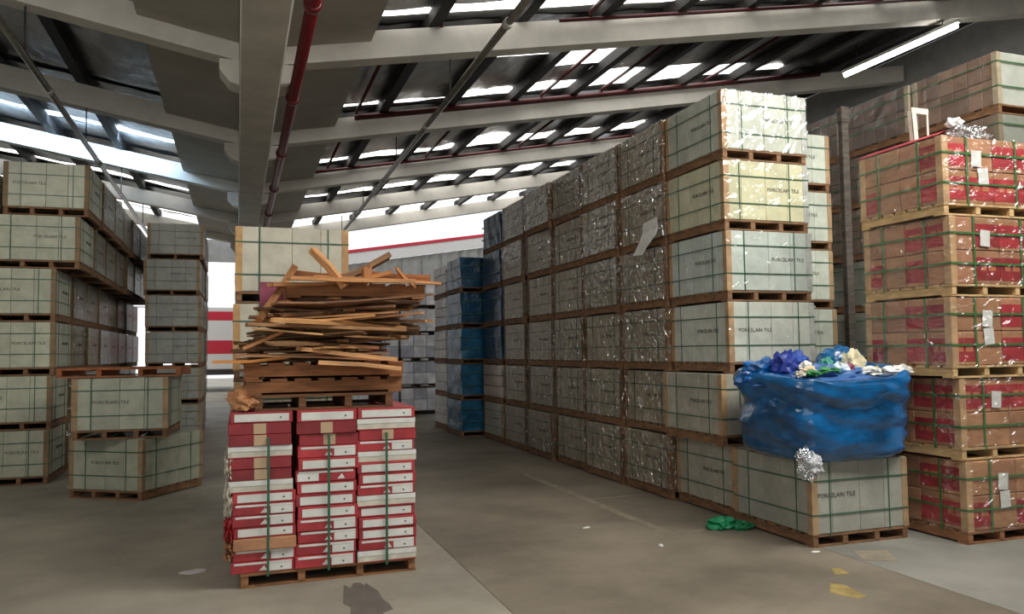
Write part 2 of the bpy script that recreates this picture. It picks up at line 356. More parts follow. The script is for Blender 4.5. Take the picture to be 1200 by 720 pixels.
def crate(loc, rz, label, group, tint, faces='FL', near=True, film=True, text='FL', tx=0.18, posts=True, ptint=(1, 1, 1), wood=(1, 1, 1), pale_right=False):
    W, D, z0, z1 = CW, CD, 0.105, 0.698
    root = thing('tile_crate', label, 'crate', loc, rz, group)
    pallet_parts(root, W, D, 'pallet', wood, near)
    body = cached('crate_body', lambda: mesh_boxes('body', [(-W / 2 + 0.016, W / 2 - 0.016, -D / 2 + 0.016, D / 2 - 0.016, z0, z1)], 'card'))
    ob('body', body, root, color=tint)
    def panels(key, widths, total, face):
        p = -total / 2
        for i, w_ in enumerate(widths):
            g = 0.0015
            def mk():
                a, b = p + w_ * total + (-g), p + g
                if face == 'F': bx = (b, a, -D / 2, -D / 2 + 0.02, z0 + 0.004, z1)
                elif face == 'L': bx = (-W / 2, -W / 2 + 0.02, b, a, z0 + 0.004, z1)
                else: bx = (W / 2 - 0.02, W / 2, b, a, z0 + 0.004, z1)
                return bevel(mesh_boxes('carton_panel', [bx], 'card'), 0.0035)
            me = cached((key, i), mk)
            q = 1 + 0.13 * (rnd.random() - 0.5)
            ob('carton_panel', me, root, color=tuple(c * q for c in tint)); p += w_ * total
    for fc in faces:
        if fc == 'F': panels('pF', FRONT, W, 'F')
        else: panels('p' + fc, SIDE, D, fc)
    if posts:
        for sx, sy in ((-1, -1), (1, -1), (-1, 1), (1, 1)):
            me = cached(('post', sx, sy), lambda: mesh_boxes('corner_post', [
                tuple(sorted((sx * W / 2 - sx * 0.055, sx * (W / 2 + 0.005)))) + tuple(sorted((sy * D / 2, sy * (D / 2 + 0.005)))) + (z0, z1 - 0.004),
                tuple(sorted((sx * W / 2, sx * (W / 2 + 0.005)))) + tuple(sorted((sy * D / 2 - sy * 0.055, sy * D / 2))) + (z0, z1 - 0.004)], 'post'))
            ob('corner_post', me, root, color=ptint if sx < 0 or not pale_right else (1.25, 1.9, 3.2))
    hp = cached('hoop', lambda: hoop('strap', W + 0.012, D + 0.012, 0.003, 0.010, 'strap'))
    for zz in (0.265, 0.545): ob('strap', hp, root, (0, 0, zz + rnd.uniform(-0.012, 0.012)))
    if near:
        v1 = cached('vs1', lambda: loop_frame('strap', D + 0.004, z1 - 0.086, 0.003, 0.010, 'strap'))
        for x in (-0.3, 0.3): ob('strap', v1, root, (x + rnd.uniform(-0.03, 0.03), 0, 0.083), (0, 0, R(90)))
        v2 = cached('vs2', lambda: loop_frame('strap', W + 0.004, z1 - 0.086, 0.003, 0.010, 'strap'))
        for y in (-0.32, 0.32): ob('strap', v2, root, (0, y + rnd.uniform(-0.03, 0.03), 0.083))
    if 'F' in text: ob('lettering', TXT, root, (tx, -D / 2 - 0.003, 0.42), (R(90), 0, 0))
    if 'L' in text: ob('lettering', TXT, root, (-W / 2 - 0.003, -0.17, 0.42), (R(90), 0, R(-90)))
    if 'R' in text: ob('lettering', TXT, root, (W / 2 + 0.003, 0.1, 0.42), (R(90), 0, R(90)))
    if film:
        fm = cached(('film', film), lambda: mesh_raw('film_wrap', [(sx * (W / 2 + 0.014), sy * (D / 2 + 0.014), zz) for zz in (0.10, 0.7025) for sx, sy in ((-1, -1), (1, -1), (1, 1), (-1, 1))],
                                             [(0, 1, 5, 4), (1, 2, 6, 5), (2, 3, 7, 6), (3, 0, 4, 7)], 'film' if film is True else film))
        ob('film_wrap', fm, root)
    return root
def jit(a): return rnd.uniform(-a, a)
PALE = (1.0, 1.02, 0.97); CREAM = (1.12, 1.06, 0.78); BLUEW = (0.98, 1.06, 1.08); WHITE = (1.12, 1.14, 1.12); GREY = (0.8, 0.8, 0.78); WARM = (0.84, 0.78, 0.71)
# right wall: six columns of six
col_y = [6.62, 7.74, 8.87, 10.0, 11.14, 12.4]
dx1 = [0.06, -0.07, 0.03, 0.02, 0.01, 0.01]
t1 = [WARM, WARM, WHITE, BLUEW, CREAM, PALE]
for c, y in enumerate(col_y):
    for l in range(6):
        near = c < 4
        if c == 0:
            tint = t1[l]; dx = dx1[l]; txx = [0.18, 0.18, -0.2, 0.22, 0.2, 0.2][l]
        else:
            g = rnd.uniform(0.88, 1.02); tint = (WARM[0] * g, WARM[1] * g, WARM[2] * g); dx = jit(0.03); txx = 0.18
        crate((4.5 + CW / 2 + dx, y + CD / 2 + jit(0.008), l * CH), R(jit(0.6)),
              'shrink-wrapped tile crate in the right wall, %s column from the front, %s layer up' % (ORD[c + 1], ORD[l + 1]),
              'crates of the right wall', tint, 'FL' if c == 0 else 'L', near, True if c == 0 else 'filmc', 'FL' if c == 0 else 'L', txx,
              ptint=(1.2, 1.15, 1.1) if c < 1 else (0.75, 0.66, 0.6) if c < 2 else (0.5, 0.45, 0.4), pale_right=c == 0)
# second row behind the tall front column
for c in range(2):
    for l in range(6):
        crate((5.80 + CW / 2 + jit(0.02), 7.75 + c * 1.15 + CD / 2, l * CH), R(jit(0.5)),
              'tile crate behind the tall right stack, %s column back, %s layer up' % (ORD[c + 1], ORD[l + 1]),
              'crates behind the tall right stack', (1.0, 1.04, 1.0), 'F', False, False, 'F', 0.1)
# left wall
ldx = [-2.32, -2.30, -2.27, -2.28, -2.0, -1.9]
for c in range(8):
    for l in range(6):
        xr = ldx[l] + (jit(0.02) if c else 0)
        g = rnd.uniform(0.8, 0.95) if c else 1.0
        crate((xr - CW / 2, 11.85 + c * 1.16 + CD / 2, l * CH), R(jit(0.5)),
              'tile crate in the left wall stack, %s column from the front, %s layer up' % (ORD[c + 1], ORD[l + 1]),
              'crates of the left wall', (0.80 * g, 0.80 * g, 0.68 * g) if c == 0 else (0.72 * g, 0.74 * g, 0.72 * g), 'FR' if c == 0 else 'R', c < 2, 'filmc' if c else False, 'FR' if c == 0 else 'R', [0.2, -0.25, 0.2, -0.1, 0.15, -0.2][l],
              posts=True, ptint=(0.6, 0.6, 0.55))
for l in range(6):
    crate((-3.45 - CW / 2 + jit(0.02) + (0.3 if l > 3 else 0), 11.9 + CD / 2, l * CH), R(jit(0.4)),
          'tile crate at the far left picture edge, %s layer up' % ORD[l + 1], 'crates at the left edge', (0.8, 0.84, 0.74), 'F', False, False, 'F')
# back-left stack
for c in range(3):
    for l in range(6):
        crate((-0.66 - CW / 2 + jit(0.03) - 0.02, 16.7 + c * 1.16 + CD / 2, l * CH), R(jit(0.8)),
              'grey tile crate in the dim stack back left, %s column deep, %s layer up' % (ORD[c + 1], ORD[l + 1]),
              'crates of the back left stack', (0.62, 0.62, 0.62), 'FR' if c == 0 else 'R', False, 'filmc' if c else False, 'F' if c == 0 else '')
# low pair with an empty pallet on top
crate((-1.13, 10.73, 0), R(-34), 'tile crate turned cornerwise on the floor under the low pair', None, (0.84, 0.85, 0.74), 'FR', True, True, 'F', 0)
crate((-1.22, 10.62, CH), R(-4), 'upper tile crate of the low pair, beneath an empty reddish pallet', None, (0.80, 0.81, 0.70), 'FR', True, False, 'F', -0.1)
p = thing('wooden_pallet', 'empty reddish wooden pallet lying on the low pair of crates', 'pallet', (-1.24, 10.6, 2 * CH), R(-3))
pallet_parts(p, 1.3, 1.1, 'pallet', (1.7, 1.1, 0.8), True)
# stack behind the wood pile
for l in range(4):
    crate((0.47 + jit(0.01), 7.55 + CD / 2, l * CH), R(jit(0.5)), 'tile crate in the stack behind the broken wood, %s layer up' % ORD[l + 1],
          'crates behind the wood pile', (1.0, 0.92, 0.82), 'FL', True, False, '', 0.1, ptint=(1.3, 1.15, 0.9))
# crate that carries the blue bag, its shade put into a lowered body tint
crate((4.45 + CW / 2 + 0.04, 5.55 + CD / 2 - 0.09, 0), 0, 'tile crate on the floor under the big blue rubbish bag', None, (0.60, 0.585, 0.565), 'FL', True, False, 'F', -0.25)

# ------------------------------------------------------------------ wrapped goods further back on the right
def lumpy(name, W, D, z0, z1, m, amp, seed):
    bm = bmesh.new(); bmesh.ops.create_cube(bm, size=1)
    bmesh.ops.subdivide_edges(bm, edges=bm.edges[:], cuts=9, use_grid_fill=True)
    for v in bm.verts:
        v.co = Vector((v.co.x * W, v.co.y * D, z0 + (v.co.z + 0.5) * (z1 - z0)))
        n = noise.noise_vector(v.co * 3.5 + Vector((seed, 0, 0))) * amp
        n.z *= 0.2; v.co += n
    me = bpy.data.meshes.new(name); bm.to_mesh(me); bm.free(); me.materials.append(MT[m]); return me
def wrapped(loc, W, D, H, label, group, m, tint, seed, cat='wrapped pallet', rz=0):
    root = thing('wrapped_pallet', label, cat, loc, rz, group)
    pallet_parts(root, W, D, 'pallet', (0.8, 0.8, 0.8), False)
    ob('wrapped_load', cached(('lump', W, D, H, m, seed % 3), lambda: lumpy('wrapped_load', W - 0.03, D - 0.03, 0.105, H - 0.008, m, 0.022, seed % 3 * 5.0)), root, color=tint)
    hp = cached(('whoop', W, D), lambda: hoop('strap', W + 0.03, D + 0.03, 0.003, 0.014, 'strap'))
    for zz in (0.28, 0.52): ob('strap', hp, root, (0, 0, zz))
    return root
def cartons(loc, W, D, label, group, m, tints, rows=3, cols=2, cat='carton stack', pt=(1, 1, 1)):
    root = thing('carton_pallet', label, cat, loc, R(jit(0.5)), group)
    pallet_parts(root, W, D, 'pallet', pt, False)
    h = (0.70 - 0.105) / rows
    me = cached(('ct', W, D, rows, cols, m), lambda: bevel(mesh_boxes('carton', [(-W / cols / 2 + 0.004, W / cols / 2 - 0.004, -D / 2, D / 2, 0.002, h - 0.003)], m), 0.012))
    for r_ in range(rows):
        for c_ in range(cols):
            ob('carton', me, root, (-W / 2 + W / cols * (c_ + 0.5), jit(0.008), 0.105 + r_ * h), color=rnd.choice(tints))
    return root
crate((4.52 + CW / 2, 13.66 + CD / 2, 0), 0, 'tile crate at the foot of the blue wrapped column in the right wall', None, WARM, 'L', False, True, 'L')
cartons((4.5 + 0.5, 13.66 + 0.54, CH), 1.0, 1.08, 'pinkish carton pallet below the dark blue wrapped loads', None, 'tile', [(0.75, 0.6, 0.5), (0.85, 0.68, 0.58)])
for l in range(2, 6):
    wrapped((5.0 + jit(0.015), 14.2, l * CH), 1.0, 1.08, CH, 'dark blue wrapped load ending the right wall, %s layer up' % ORD[l + 1], 'blue loads ending the right wall', 'bluef', (0.55, 0.5, 0.6), l)
for l in range(5):
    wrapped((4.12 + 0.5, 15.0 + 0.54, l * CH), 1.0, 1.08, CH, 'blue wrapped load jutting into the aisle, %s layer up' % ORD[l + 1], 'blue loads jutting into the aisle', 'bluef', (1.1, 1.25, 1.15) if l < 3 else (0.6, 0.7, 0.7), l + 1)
for l in range(5):
    cartons((4.2 + 0.5 + jit(0.02), 16.45 + 0.54, l * CH), 1.0, 1.08, 'whitish carton pallet beyond the jutting blue loads, %s layer up' % ORD[l + 1], 'whitish cartons beyond the blue loads', 'tile', [(1.2, 1.1, 1.0), (1.1, 1.03, 0.95), (1.3, 1.22, 1.15)])  # carton tints raised to carry the daylight from behind
for c in range(2):
    for l in range(5):
        cartons((4.62 - c * 1.1, 20.9 + 0.54, l * CH), 1.05, 1.08, 'grey printed cartons closing the aisle, %s column, %s layer up' % (['right', 'left'][c], ORD[l + 1]), 'printed cartons closing the aisle', 'tile',
                [(1.25, 1.25, 1.3), (0.85, 0.85, 0.95), (1.4, 1.4, 1.4)], 2, 3, pt=(0.3, 0.3, 0.3))  # tints brightened in place of daylight from the rear

# ------------------------------------------------------------------ red carton stack on the right
def red_crate(l):
    W, D, H = 1.12, 0.95, 0.69
    root = thing('red_carton_pallet', 'red and brown film-wrapped carton pallet at right, %s layer up' % ORD[l + 1], 'carton pallet', (5.72 + W / 2 + [0.02, 0.0, -0.06, -0.05, -0.07][l], 5.08 + D / 2 + [0, 0.02, 0.0, 0.0, 0.0][l], l * H), R([0, 0.6, -0.5, 0.4, -1.2][l]), 'red carton pallets')
    pallet_parts(root, W + 0.02, D + 0.02, 'palew' if l else 'pallet', (1, 1, 1) if l else (1.3, 1.1, 1.0), True)
    z0, z1 = 0.105, H - 0.008
    ob('body', cached('rbody', lambda: mesh_boxes('body', [(-W / 2 + 0.02, W / 2 - 0.02, -D / 2 + 0.02, D / 2 - 0.02, z0, z1)], 'brown')), root, color=(0.8, 0.8, 0.8))
    hh = (z1 - z0) / 2; q = random.Random(l + 4)
    for face, n, tot in (('F', 4, W), ('L', 4, D)):
        wd = tot / n
        me = cached(('rc', face), lambda: bevel(mesh_boxes('carton', [(-wd / 2 + 0.003, wd / 2 - 0.003, 0, 0.03, 0.003, hh - 0.003)], 'brown'), 0.006))
        pr_ = cached(('rp', face), lambda: mesh_boxes('red_print', [(-wd / 2 + 0.002, wd / 2 - 0.002, -0.002, 0, hh * 0.12, hh * 0.80)], 'redc'))
        ps_ = cached(('rs', face), lambda: mesh_boxes('pale_print', [(-wd * 0.3, -wd * 0.08, -0.0035, -0.002, hh * 0.4, hh * 0.62), (wd * 0.02, wd * 0.3, -0.0035, -0.002, hh * 0.4, hh * 0.6)], 'brown'))
        for r_ in range(2):
            for i in range(n):
                u = -tot / 2 + wd * (i + 0.5)
                loc, rz = ((u, -D / 2, z0 + r_ * hh), 0) if face == 'F' else ((-W / 2, -u, z0 + r_ * hh), R(-90))
                g = q.uniform(0.85, 1.15)
                ca = ob('carton', me, root, loc, (0, 0, rz), (g, g * q.uniform(0.92, 1.05), g))
                want = (face == 'L' and ((i >= 2 and q.random() < 0.75) or (i == 0 and r_ == 0 and q.random() < 0.6))) or (face == 'F' and q.random() < 0.6)
                if want:
                    g = q.uniform(0.8, 1.2); rp = ob('red_print', pr_, ca, color=(g, g, g))
                    if q.random() < 0.6: ob('pale_print', ps_, ca, color=(1.2, 0.8, 0.75))
    for sx, sy in ((-1, -1), (1, -1), (-1, 1)):
        me = cached(('rpost', sx, sy), lambda: mesh_boxes('corner_post', [
            tuple(sorted((sx * W / 2 - sx * 0.06, sx * (W / 2 + 0.006)))) + tuple(sorted((sy * (D / 2 + 0.001), sy * (D / 2 + 0.007)))) + (z0, z1),
            tuple(sorted((sx * (W / 2 + 0.001), sx * (W / 2 + 0.007)))) + tuple(sorted((sy * D / 2 - sy * 0.06, sy * D / 2))) + (z0, z1)], 'post'))
        ob('corner_post', me, root, color=(1.4, 1.3, 1.2))
    hp = cached('rhoop', lambda: hoop('strap', W + 0.016, D + 0.016, 0.004, 0.018, 'strap2'))
    for zz in (0.27, 0.53): ob('strap', hp, root, (0, 0, zz))
    v1 = cached('rv1', lambda: loop_frame('strap', D + 0.014, z1 - 0.086, 0.004, 0.02, 'strap2'))
    for x in (-0.3, 0.25): ob('strap', v1, root, (x, 0, 0.084), (0, 0, R(90)))
    v2 = cached('rv2', lambda: loop_frame('strap', W + 0.014, z1 - 0.086, 0.004, 0.02, 'strap2'))
    for y in (-0.22, 0.25): ob('strap', v2, root, (0, y, 0.084))
    lb = cached('rlabel', lambda: mesh_boxes('paper_label', [(-0.055, 0.055, -0.002, 0, -0.07, 0.07)], 'white'))
    for k in range(2 if l % 2 == 0 else 1):
        ob('paper_label', lb, root, (-0.18 + k * 0.03 + jit(0.03), -D / 2 - 0.012, 0.5 - k * 0.15), (0, R(jit(6)), 0))
    fm = cached('rfilm', lambda: mesh_raw('film_wrap', [(sx * (W / 2 + 0.018), sy * (D / 2 + 0.018), zz) for zz in (0.09, H - 0.004) for sx, sy in ((-1, -1), (1, -1), (1, 1), (-1, 1))],
                                          [(0, 1, 5, 4), (1, 2, 6, 5), (2, 3, 7, 6), (3, 0, 4, 7)], 'filmr'))
    ob('film_wrap', fm, root)
for l in range(5): red_crate(l)
# ------------------------------------------------------------------ tall grey film-wrapped row behind it
for c in range(4):
    for l in range(7):
        W, D = 1.1, 1.15
        root = thing('film_wrapped_pallet', 'cloudy film-wrapped carton pallet in the tall row far right, %s column, %s layer up' % (ORD[c + 1], ORD[l + 1]), 'wrapped pallet',
                     (7.95 + W / 2 + jit(0.02), 6.42 + c * 1.2 + D / 2, l * CH), R(jit(0.5)), 'tall film-wrapped row')
        pallet_parts(root, W, D, 'pallet', (1, 0.95, 0.9), False)
        top = l == 6
        wd, hh = D / 6, 0.594 / 2
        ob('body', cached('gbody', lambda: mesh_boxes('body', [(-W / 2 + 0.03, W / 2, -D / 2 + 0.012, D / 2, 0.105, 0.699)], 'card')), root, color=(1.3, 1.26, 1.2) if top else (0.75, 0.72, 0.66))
        if l >= 4 or c == 0:
            me = cached('gcart', lambda: bevel(mesh_boxes('carton', [(-W / 2, -W / 2 + 0.04, -wd / 2 + 0.003, wd / 2 - 0.003, 0.003, hh - 0.003)], 'brown'), 0.006))
            for r_ in range(2):
                for i in range(6):
                    g = rnd.uniform(0.7, 1.1)
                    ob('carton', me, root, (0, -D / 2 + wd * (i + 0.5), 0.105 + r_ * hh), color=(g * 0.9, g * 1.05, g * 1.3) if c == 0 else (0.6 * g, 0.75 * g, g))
        hp = cached('ghoop', lambda: hoop('strap', W + 0.012, D + 0.012, 0.003, 0.016, 'strap2'))
        for zz in (0.3, 0.58): ob('strap', hp, root, (0, 0, zz))
        for sx, sy in ((-1, -1), (-1, 1)):
            pm = cached(('gpost', sy), lambda: mesh_boxes('corner_post', [(-W / 2 - 0.006, -W / 2 + 0.06, *sorted((sy * D / 2, sy * (D / 2 + 0.006))), 0.105, 0.695), (-W / 2 - 0.006, -W / 2, *sorted((sy * D / 2 - sy * 0.06, sy * D / 2)), 0.105, 0.695)], 'post'))
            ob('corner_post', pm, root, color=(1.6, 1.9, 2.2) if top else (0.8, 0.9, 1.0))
        fm = cached('gfilm', lambda: mesh_raw('film_wrap', [(sx * (W / 2 + 0.014), sy * (D / 2 + 0.014), zz) for zz in (0.1, 0.703) for sx, sy in ((-1, -1), (1, -1), (1, 1), (-1, 1))],
                                              [(0, 1, 5, 4), (1, 2, 6, 5), (2, 3, 7, 6), (3, 0, 4, 7)], 'filmg'))
        ob('film_wrap', fm, root)
# upright post in the dark gap
tag(ob('upright_post', bevel(mesh_boxes('upright_post', [(-0.05, 0.05, -0.04, 0.04, 0, 4.5), (-0.058, 0.058, -0.048, 0.048, 4.4, 4.6)], 'pallet'), 0.008), None, (7.02, 7.75, 0), color=(0.42, 0.65, 1.1)), 'grey upright post in the dark gap beside the red cartons', 'post')
# things on top of the red stack
def bent_sheet(name, pts, width, m, t=0.004):
    v, f = [], []
    for p_, q_ in pts:
        P_ = Vector(p_); Q_ = Vector(q_); v += [P_, Q_, Q_ + Vector((0, 0.6 * t, t)), P_ + Vector((0, 0.6 * t, t))]
    n = len(pts)
    for i in range(n - 1):
        a = i * 4
        for p_, q_ in ((0, 1), (1, 2), (2, 3), (3, 0)): f.append((a + p_, a + q_, a + 4 + q_, a + 4 + p_))
    f += [(3, 2, 1, 0), (n * 4 - 4, n * 4 - 3, n * 4 - 2, n * 4 - 1)]
    return mesh_raw(name, v, f, m)
ZT = 3.45
tag(ob('red_card_sheet', bent_sheet('red_card_sheet', [((5.64, 6.05, ZT + 0.0), (5.72, 5.2, ZT + 0.03)), ((5.78, 6.06, ZT + 0.06), (5.86, 5.25, ZT + 0.09)), ((6.05, 6.02, ZT + 0.08), (6.1, 5.3, ZT + 0.06)), ((6.3, 6.0, ZT + 0.02), (6.3, 5.4, ZT + 0.005))], 0, 'redc')),
    'folded red card sheet lying on the red carton stack', 'card sheet')
fr = thing('edge_board_frame', 'white cardboard edge boards standing on the red stack top', 'edge board', (6.18, 5.78, ZT))
ob('edge_board', mesh_boxes('edge_board', [(-0.10, -0.045, 0, 0.008, 0, 0.46), (-0.10, -0.094, 0, 0.05, 0, 0.46)], 'cream'), fr, (0, 0, 0.0), (0, R(-4), 0))
ob('edge_board', mesh_boxes('edge_board', [(0.055, 0.075, 0, 0.008, 0, 0.44)], 'cream'), fr)
ob('edge_board', mesh_boxes('edge_board', [(-0.13, 0.075, -0.002, 0.01, 0.42, 0.475)], 'cream'), fr)
def crumple(name, rx, ry, rz, m, seed, amp=0.35, sub=3, freq=2.5):
    bm = bmesh.new(); bmesh.ops.create_icosphere(bm, subdivisions=sub, radius=1)
    for v in bm.verts:
        d = v.co.normalized(); k = 1 + amp * noise.noise(d * freq + Vector((seed * 7.3, seed, 0))) + amp * 0.6 * noise.noise(d * freq * 2.7 + Vector((0, seed * 3.1, 5)))
        v.co = Vector((d.x * rx * k, d.y * ry * k, max(-0.55, d.z) * rz * k))
    me = bpy.data.meshes.new(name); bm.to_mesh(me); bm.free(); me.materials.append(MT[m]); return me
tag(ob('plastic_wrap_wad', crumple('plastic_wrap_wad', 0.2, 0.14, 0.08, 'clear', 3, 0.5), None, (6.05, 5.22, ZT + 0.045)), 'wad of clear plastic film on the red stack top', 'plastic film')
tag(ob('plastic_wrap_wad', crumple('plastic_wrap_wad', 0.07, 0.06, 0.05, 'foam', 5, 0.5), None, (5.92, 5.2, ZT + 0.14)), 'small white scrap perched on the red stack corner', 'scrap')

# ------------------------------------------------------------------ pallet of red tile boxes
PX0, PX1, PYF = -0.03, 1.29, 6.0
p = thing('wooden_pallet', 'wooden pallet on the floor carrying the red tile boxes', 'pallet', ((PX0 + PX1) / 2 + 0.02, PYF + 0.48, 0), R(1.2))
pallet_parts(p, 1.26, 0.94, 'pallet', (1.25, 1.1, 0.95), True)
BW, BD = 0.43, 0.9
cols = ['ACCDCCDABBAEBB', 'ACCBAFAAABBBB', 'ADCBDAABDAAABD']
names = ['left', 'middle', 'right']
def box_parts(root, W, h, kind, q):
    y = -BD / 2
    def sub(nm, m, x0, x1, z0, z1, t=0.003, par=None): return ob(nm, mesh_boxes(nm, [(x0 * W, x1 * W, y - t, y, z0 * h, z1 * h)], m), par or root)
    m = {'E': 'brown', 'D': 'cream'}.get(kind, 'redc')
    g = q.uniform(0.85, 1.2) if kind != 'C' else q.uniform(0.6, 0.95)
    ob('carton', bevel(mesh_boxes('carton', [(-W / 2, W / 2, -BD / 2, BD / 2, 0, h - 0.002)], m), 0.004), root, color=(g, g, g))
    if kind == 'A':
        lb = sub('white_label', 'white', -0.43, 0.44, 0.14, 0.80)
        sub('print_mark', 'print', 0.29, 0.32, 0.38, 0.52, 0.0045, lb)
    elif kind in 'BF':
        sub('white_stripe', 'white', -0.45, 0.46, 0.72, 0.90)
        a, b = (0.10, 0.46) if kind == 'B' else (-0.47, -0.12)
        lb = sub('white_label', 'white', a, b, 0.08, 0.70)
        sub('print_mark', 'print', (a + b) / 2, (a + b) / 2 + 0.03, 0.28, 0.42, 0.0045, lb)
        c = 0.0 if kind == 'B' else 0.25
        v = [(W * (c - 0.06), y - 0.003, h * 0.16), (W * (c + 0.07), y - 0.003, h * 0.16), (W * (c + 0.02), y - 0.003, h * 0.6),
             (W * (c - 0.06), y, h * 0.16), (W * (c + 0.07), y, h * 0.16), (W * (c + 0.02), y, h * 0.6)]
        ob('triangle_logo', mesh_raw('triangle_logo', v, [(0, 1, 2), (0, 3, 4, 1), (1, 4, 5, 2), (2, 5, 3, 0)], 'white'), root)
    elif kind == 'C':
        sub('tape_strip', 'tape', -0.10, 0.10, 0.05, 0.95)
    elif kind == 'D':
        sub('flap_edge', 'white', -0.5, 0.5, 0.55, 0.98)
        sub('red_edge', 'redc', -0.49, 0.49, -0.02, 0.06)
q = random.Random(3)
desc = {'A': 'red tile box with white label', 'B': 'red tile box with triangle logo and stripe', 'F': 'red tile box with logo at right', 'C': 'plain red taped tile box', 'D': 'cream-edged tile box', 'E': 'brown cardboard tile box'}
for ci, seq in enumerate(cols):
    n = len(seq); h = 1.135 / n; W = BW
    for r_, kind in enumerate(seq):
        z = 0.105 + (n - 1 - r_) * h
        x = PX0 + 0.0 + ci * 0.443 + W / 2 + jit(0.012) - (0.02 if r_ < n * 0.45 and ci == 0 else 0)
        b = thing('tile_box', '%s, %s column, %s from top' % (desc[kind], names[ci], ORD[r_ + 1]), 'box', (x, PYF + BD / 2 + jit(0.012) + (0 if kind != 'E' else -0.015), z), R(jit(0.8)), 'tile boxes on the strapped pallet')
        box_parts(b, W * (1.0 if kind != 'D' else 1.02), h, kind, q)
for ci in range(3):
    x = PX0 + ci * 0.443 + 0.225 + [0.02, 0.0, -0.02][ci]
    o = ob('packing_strap', loop_frame('packing_strap', BD + 0.05, 0.965, 0.004, 0.018, 'strap'), None, (x, PYF + BD / 2, 0.085), (0, 0, R(90)))
    tag(o, 'green strap around the %s column of red tile boxes' % names[ci], 'strap', 'straps of the tile box pallet')
for k, (y, z, rz, m, lab) in enumerate(((6.1, 0.60, 0.14, 'cream', 'torn cream carton flap halfway up the left side of the tile boxes'), (6.06, 0.40, 0.09, 'redc', 'torn red carton flap low on the left side of the tile boxes'), (6.05, 0.27, 0.08, 'brown', 'torn brown carton flap near the foot of the left box column'), (6.1, 0.86, 0.10, 'cream', 'torn cream carton flap high on the left side of the tile boxes'))):
    tag(ob('torn_carton', crumple('torn_carton', 0.028, 0.12, rz, m, 8 + k, 0.8, 4, 3.5), None, (-0.05, y, z)), lab, 'scrap')

# ------------------------------------------------------------------ broken wood heap on the tile boxes
ZW = 1.24
def wpallet(label, x, y, z, W, D, rz, tint, rx=0, ry=0):
    p = thing('wooden_pallet', label, 'pallet', (x, y, z), rz); p.rotation_euler = (rx, ry, rz)
    pallet_parts(p, W, D, 'woodp', tint, True, ph=0.115); return p
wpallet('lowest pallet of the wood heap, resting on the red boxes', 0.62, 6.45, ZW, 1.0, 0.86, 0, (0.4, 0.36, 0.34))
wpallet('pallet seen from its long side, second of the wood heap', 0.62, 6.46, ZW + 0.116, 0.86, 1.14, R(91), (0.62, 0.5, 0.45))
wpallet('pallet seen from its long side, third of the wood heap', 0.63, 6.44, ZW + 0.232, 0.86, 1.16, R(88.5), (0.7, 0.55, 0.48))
def board(L, wd, t, seed):
    qq = random.Random(seed); v, f = [], []; k = 3
    ends = [[qq.uniform(-0.03, 0.03) for _ in range(k + 1)] for _ in range(2)]
    bow = qq.uniform(-0.012, 0.012)
    for xi, e in ((-L / 2, ends[0]), (0, [0] * (k + 1)), (L / 2, ends[1])):
        for j in range(k + 1):
            y = -wd / 2 + wd * j / k; zz = bow if xi == 0 else 0
            v += [(xi + e[j], y, zz - t / 2), (xi + e[j], y, zz + t / 2)]
    s = (k + 1) * 2
    for i in range(2):
        for j in range(k):
            a = i * s + j * 2
            f += [(a, a + s, a + s + 2, a + 2), (a + 1, a + 3, a + s + 3, a + s + 1)]
        f += [(i * s, i * s + 1, i * s + s + 1, i * s + s), (i * s + s - 2, i * s + 2 * s - 2, i * s + 2 * s - 1, i * s + s - 1)]
    for i in (0, 2):
        for j in range(k):
            a = i * s + j * 2; f.append((a, a + 2, a + 3, a + 1) if i == 0 else (a, a + 1, a + 3, a + 2))
    return mesh_raw('broken_board', v, f, 'wood')
LOOSE = 'loose broken board in the wood heap on the red boxes'
def put_board(x, y, z, L, wd, t, rz, ry=0, rx=0, tint=(1, 1, 1), label=LOOSE, group='loose boards of the wood heap', name='broken_board'):
    o = ob(name, board(L, wd, t, rnd.randint(0, 9999)), None, (x, y, z), (rx, ry, rz), tint)
    return tag(o, label, 'board', group)
z = ZW + 0.36
prof = [(0.0, 1.12), (-0.02, 1.12), (-0.02, 1.15), (0.0, 1.15), (0.02, 1.2), (0.05, 1.28), (0.08, 1.34), (0.1, 1.36), (0.12, 1.34), (0.14, 1.34), (0.18, 1.36), (0.2, 1.38), (0.2, 1.4)]
def tone(g): return 'dark' if g < 0.45 else 'brown' if g < 0.75 else 'orange' if g < 1.2 else 'pale'
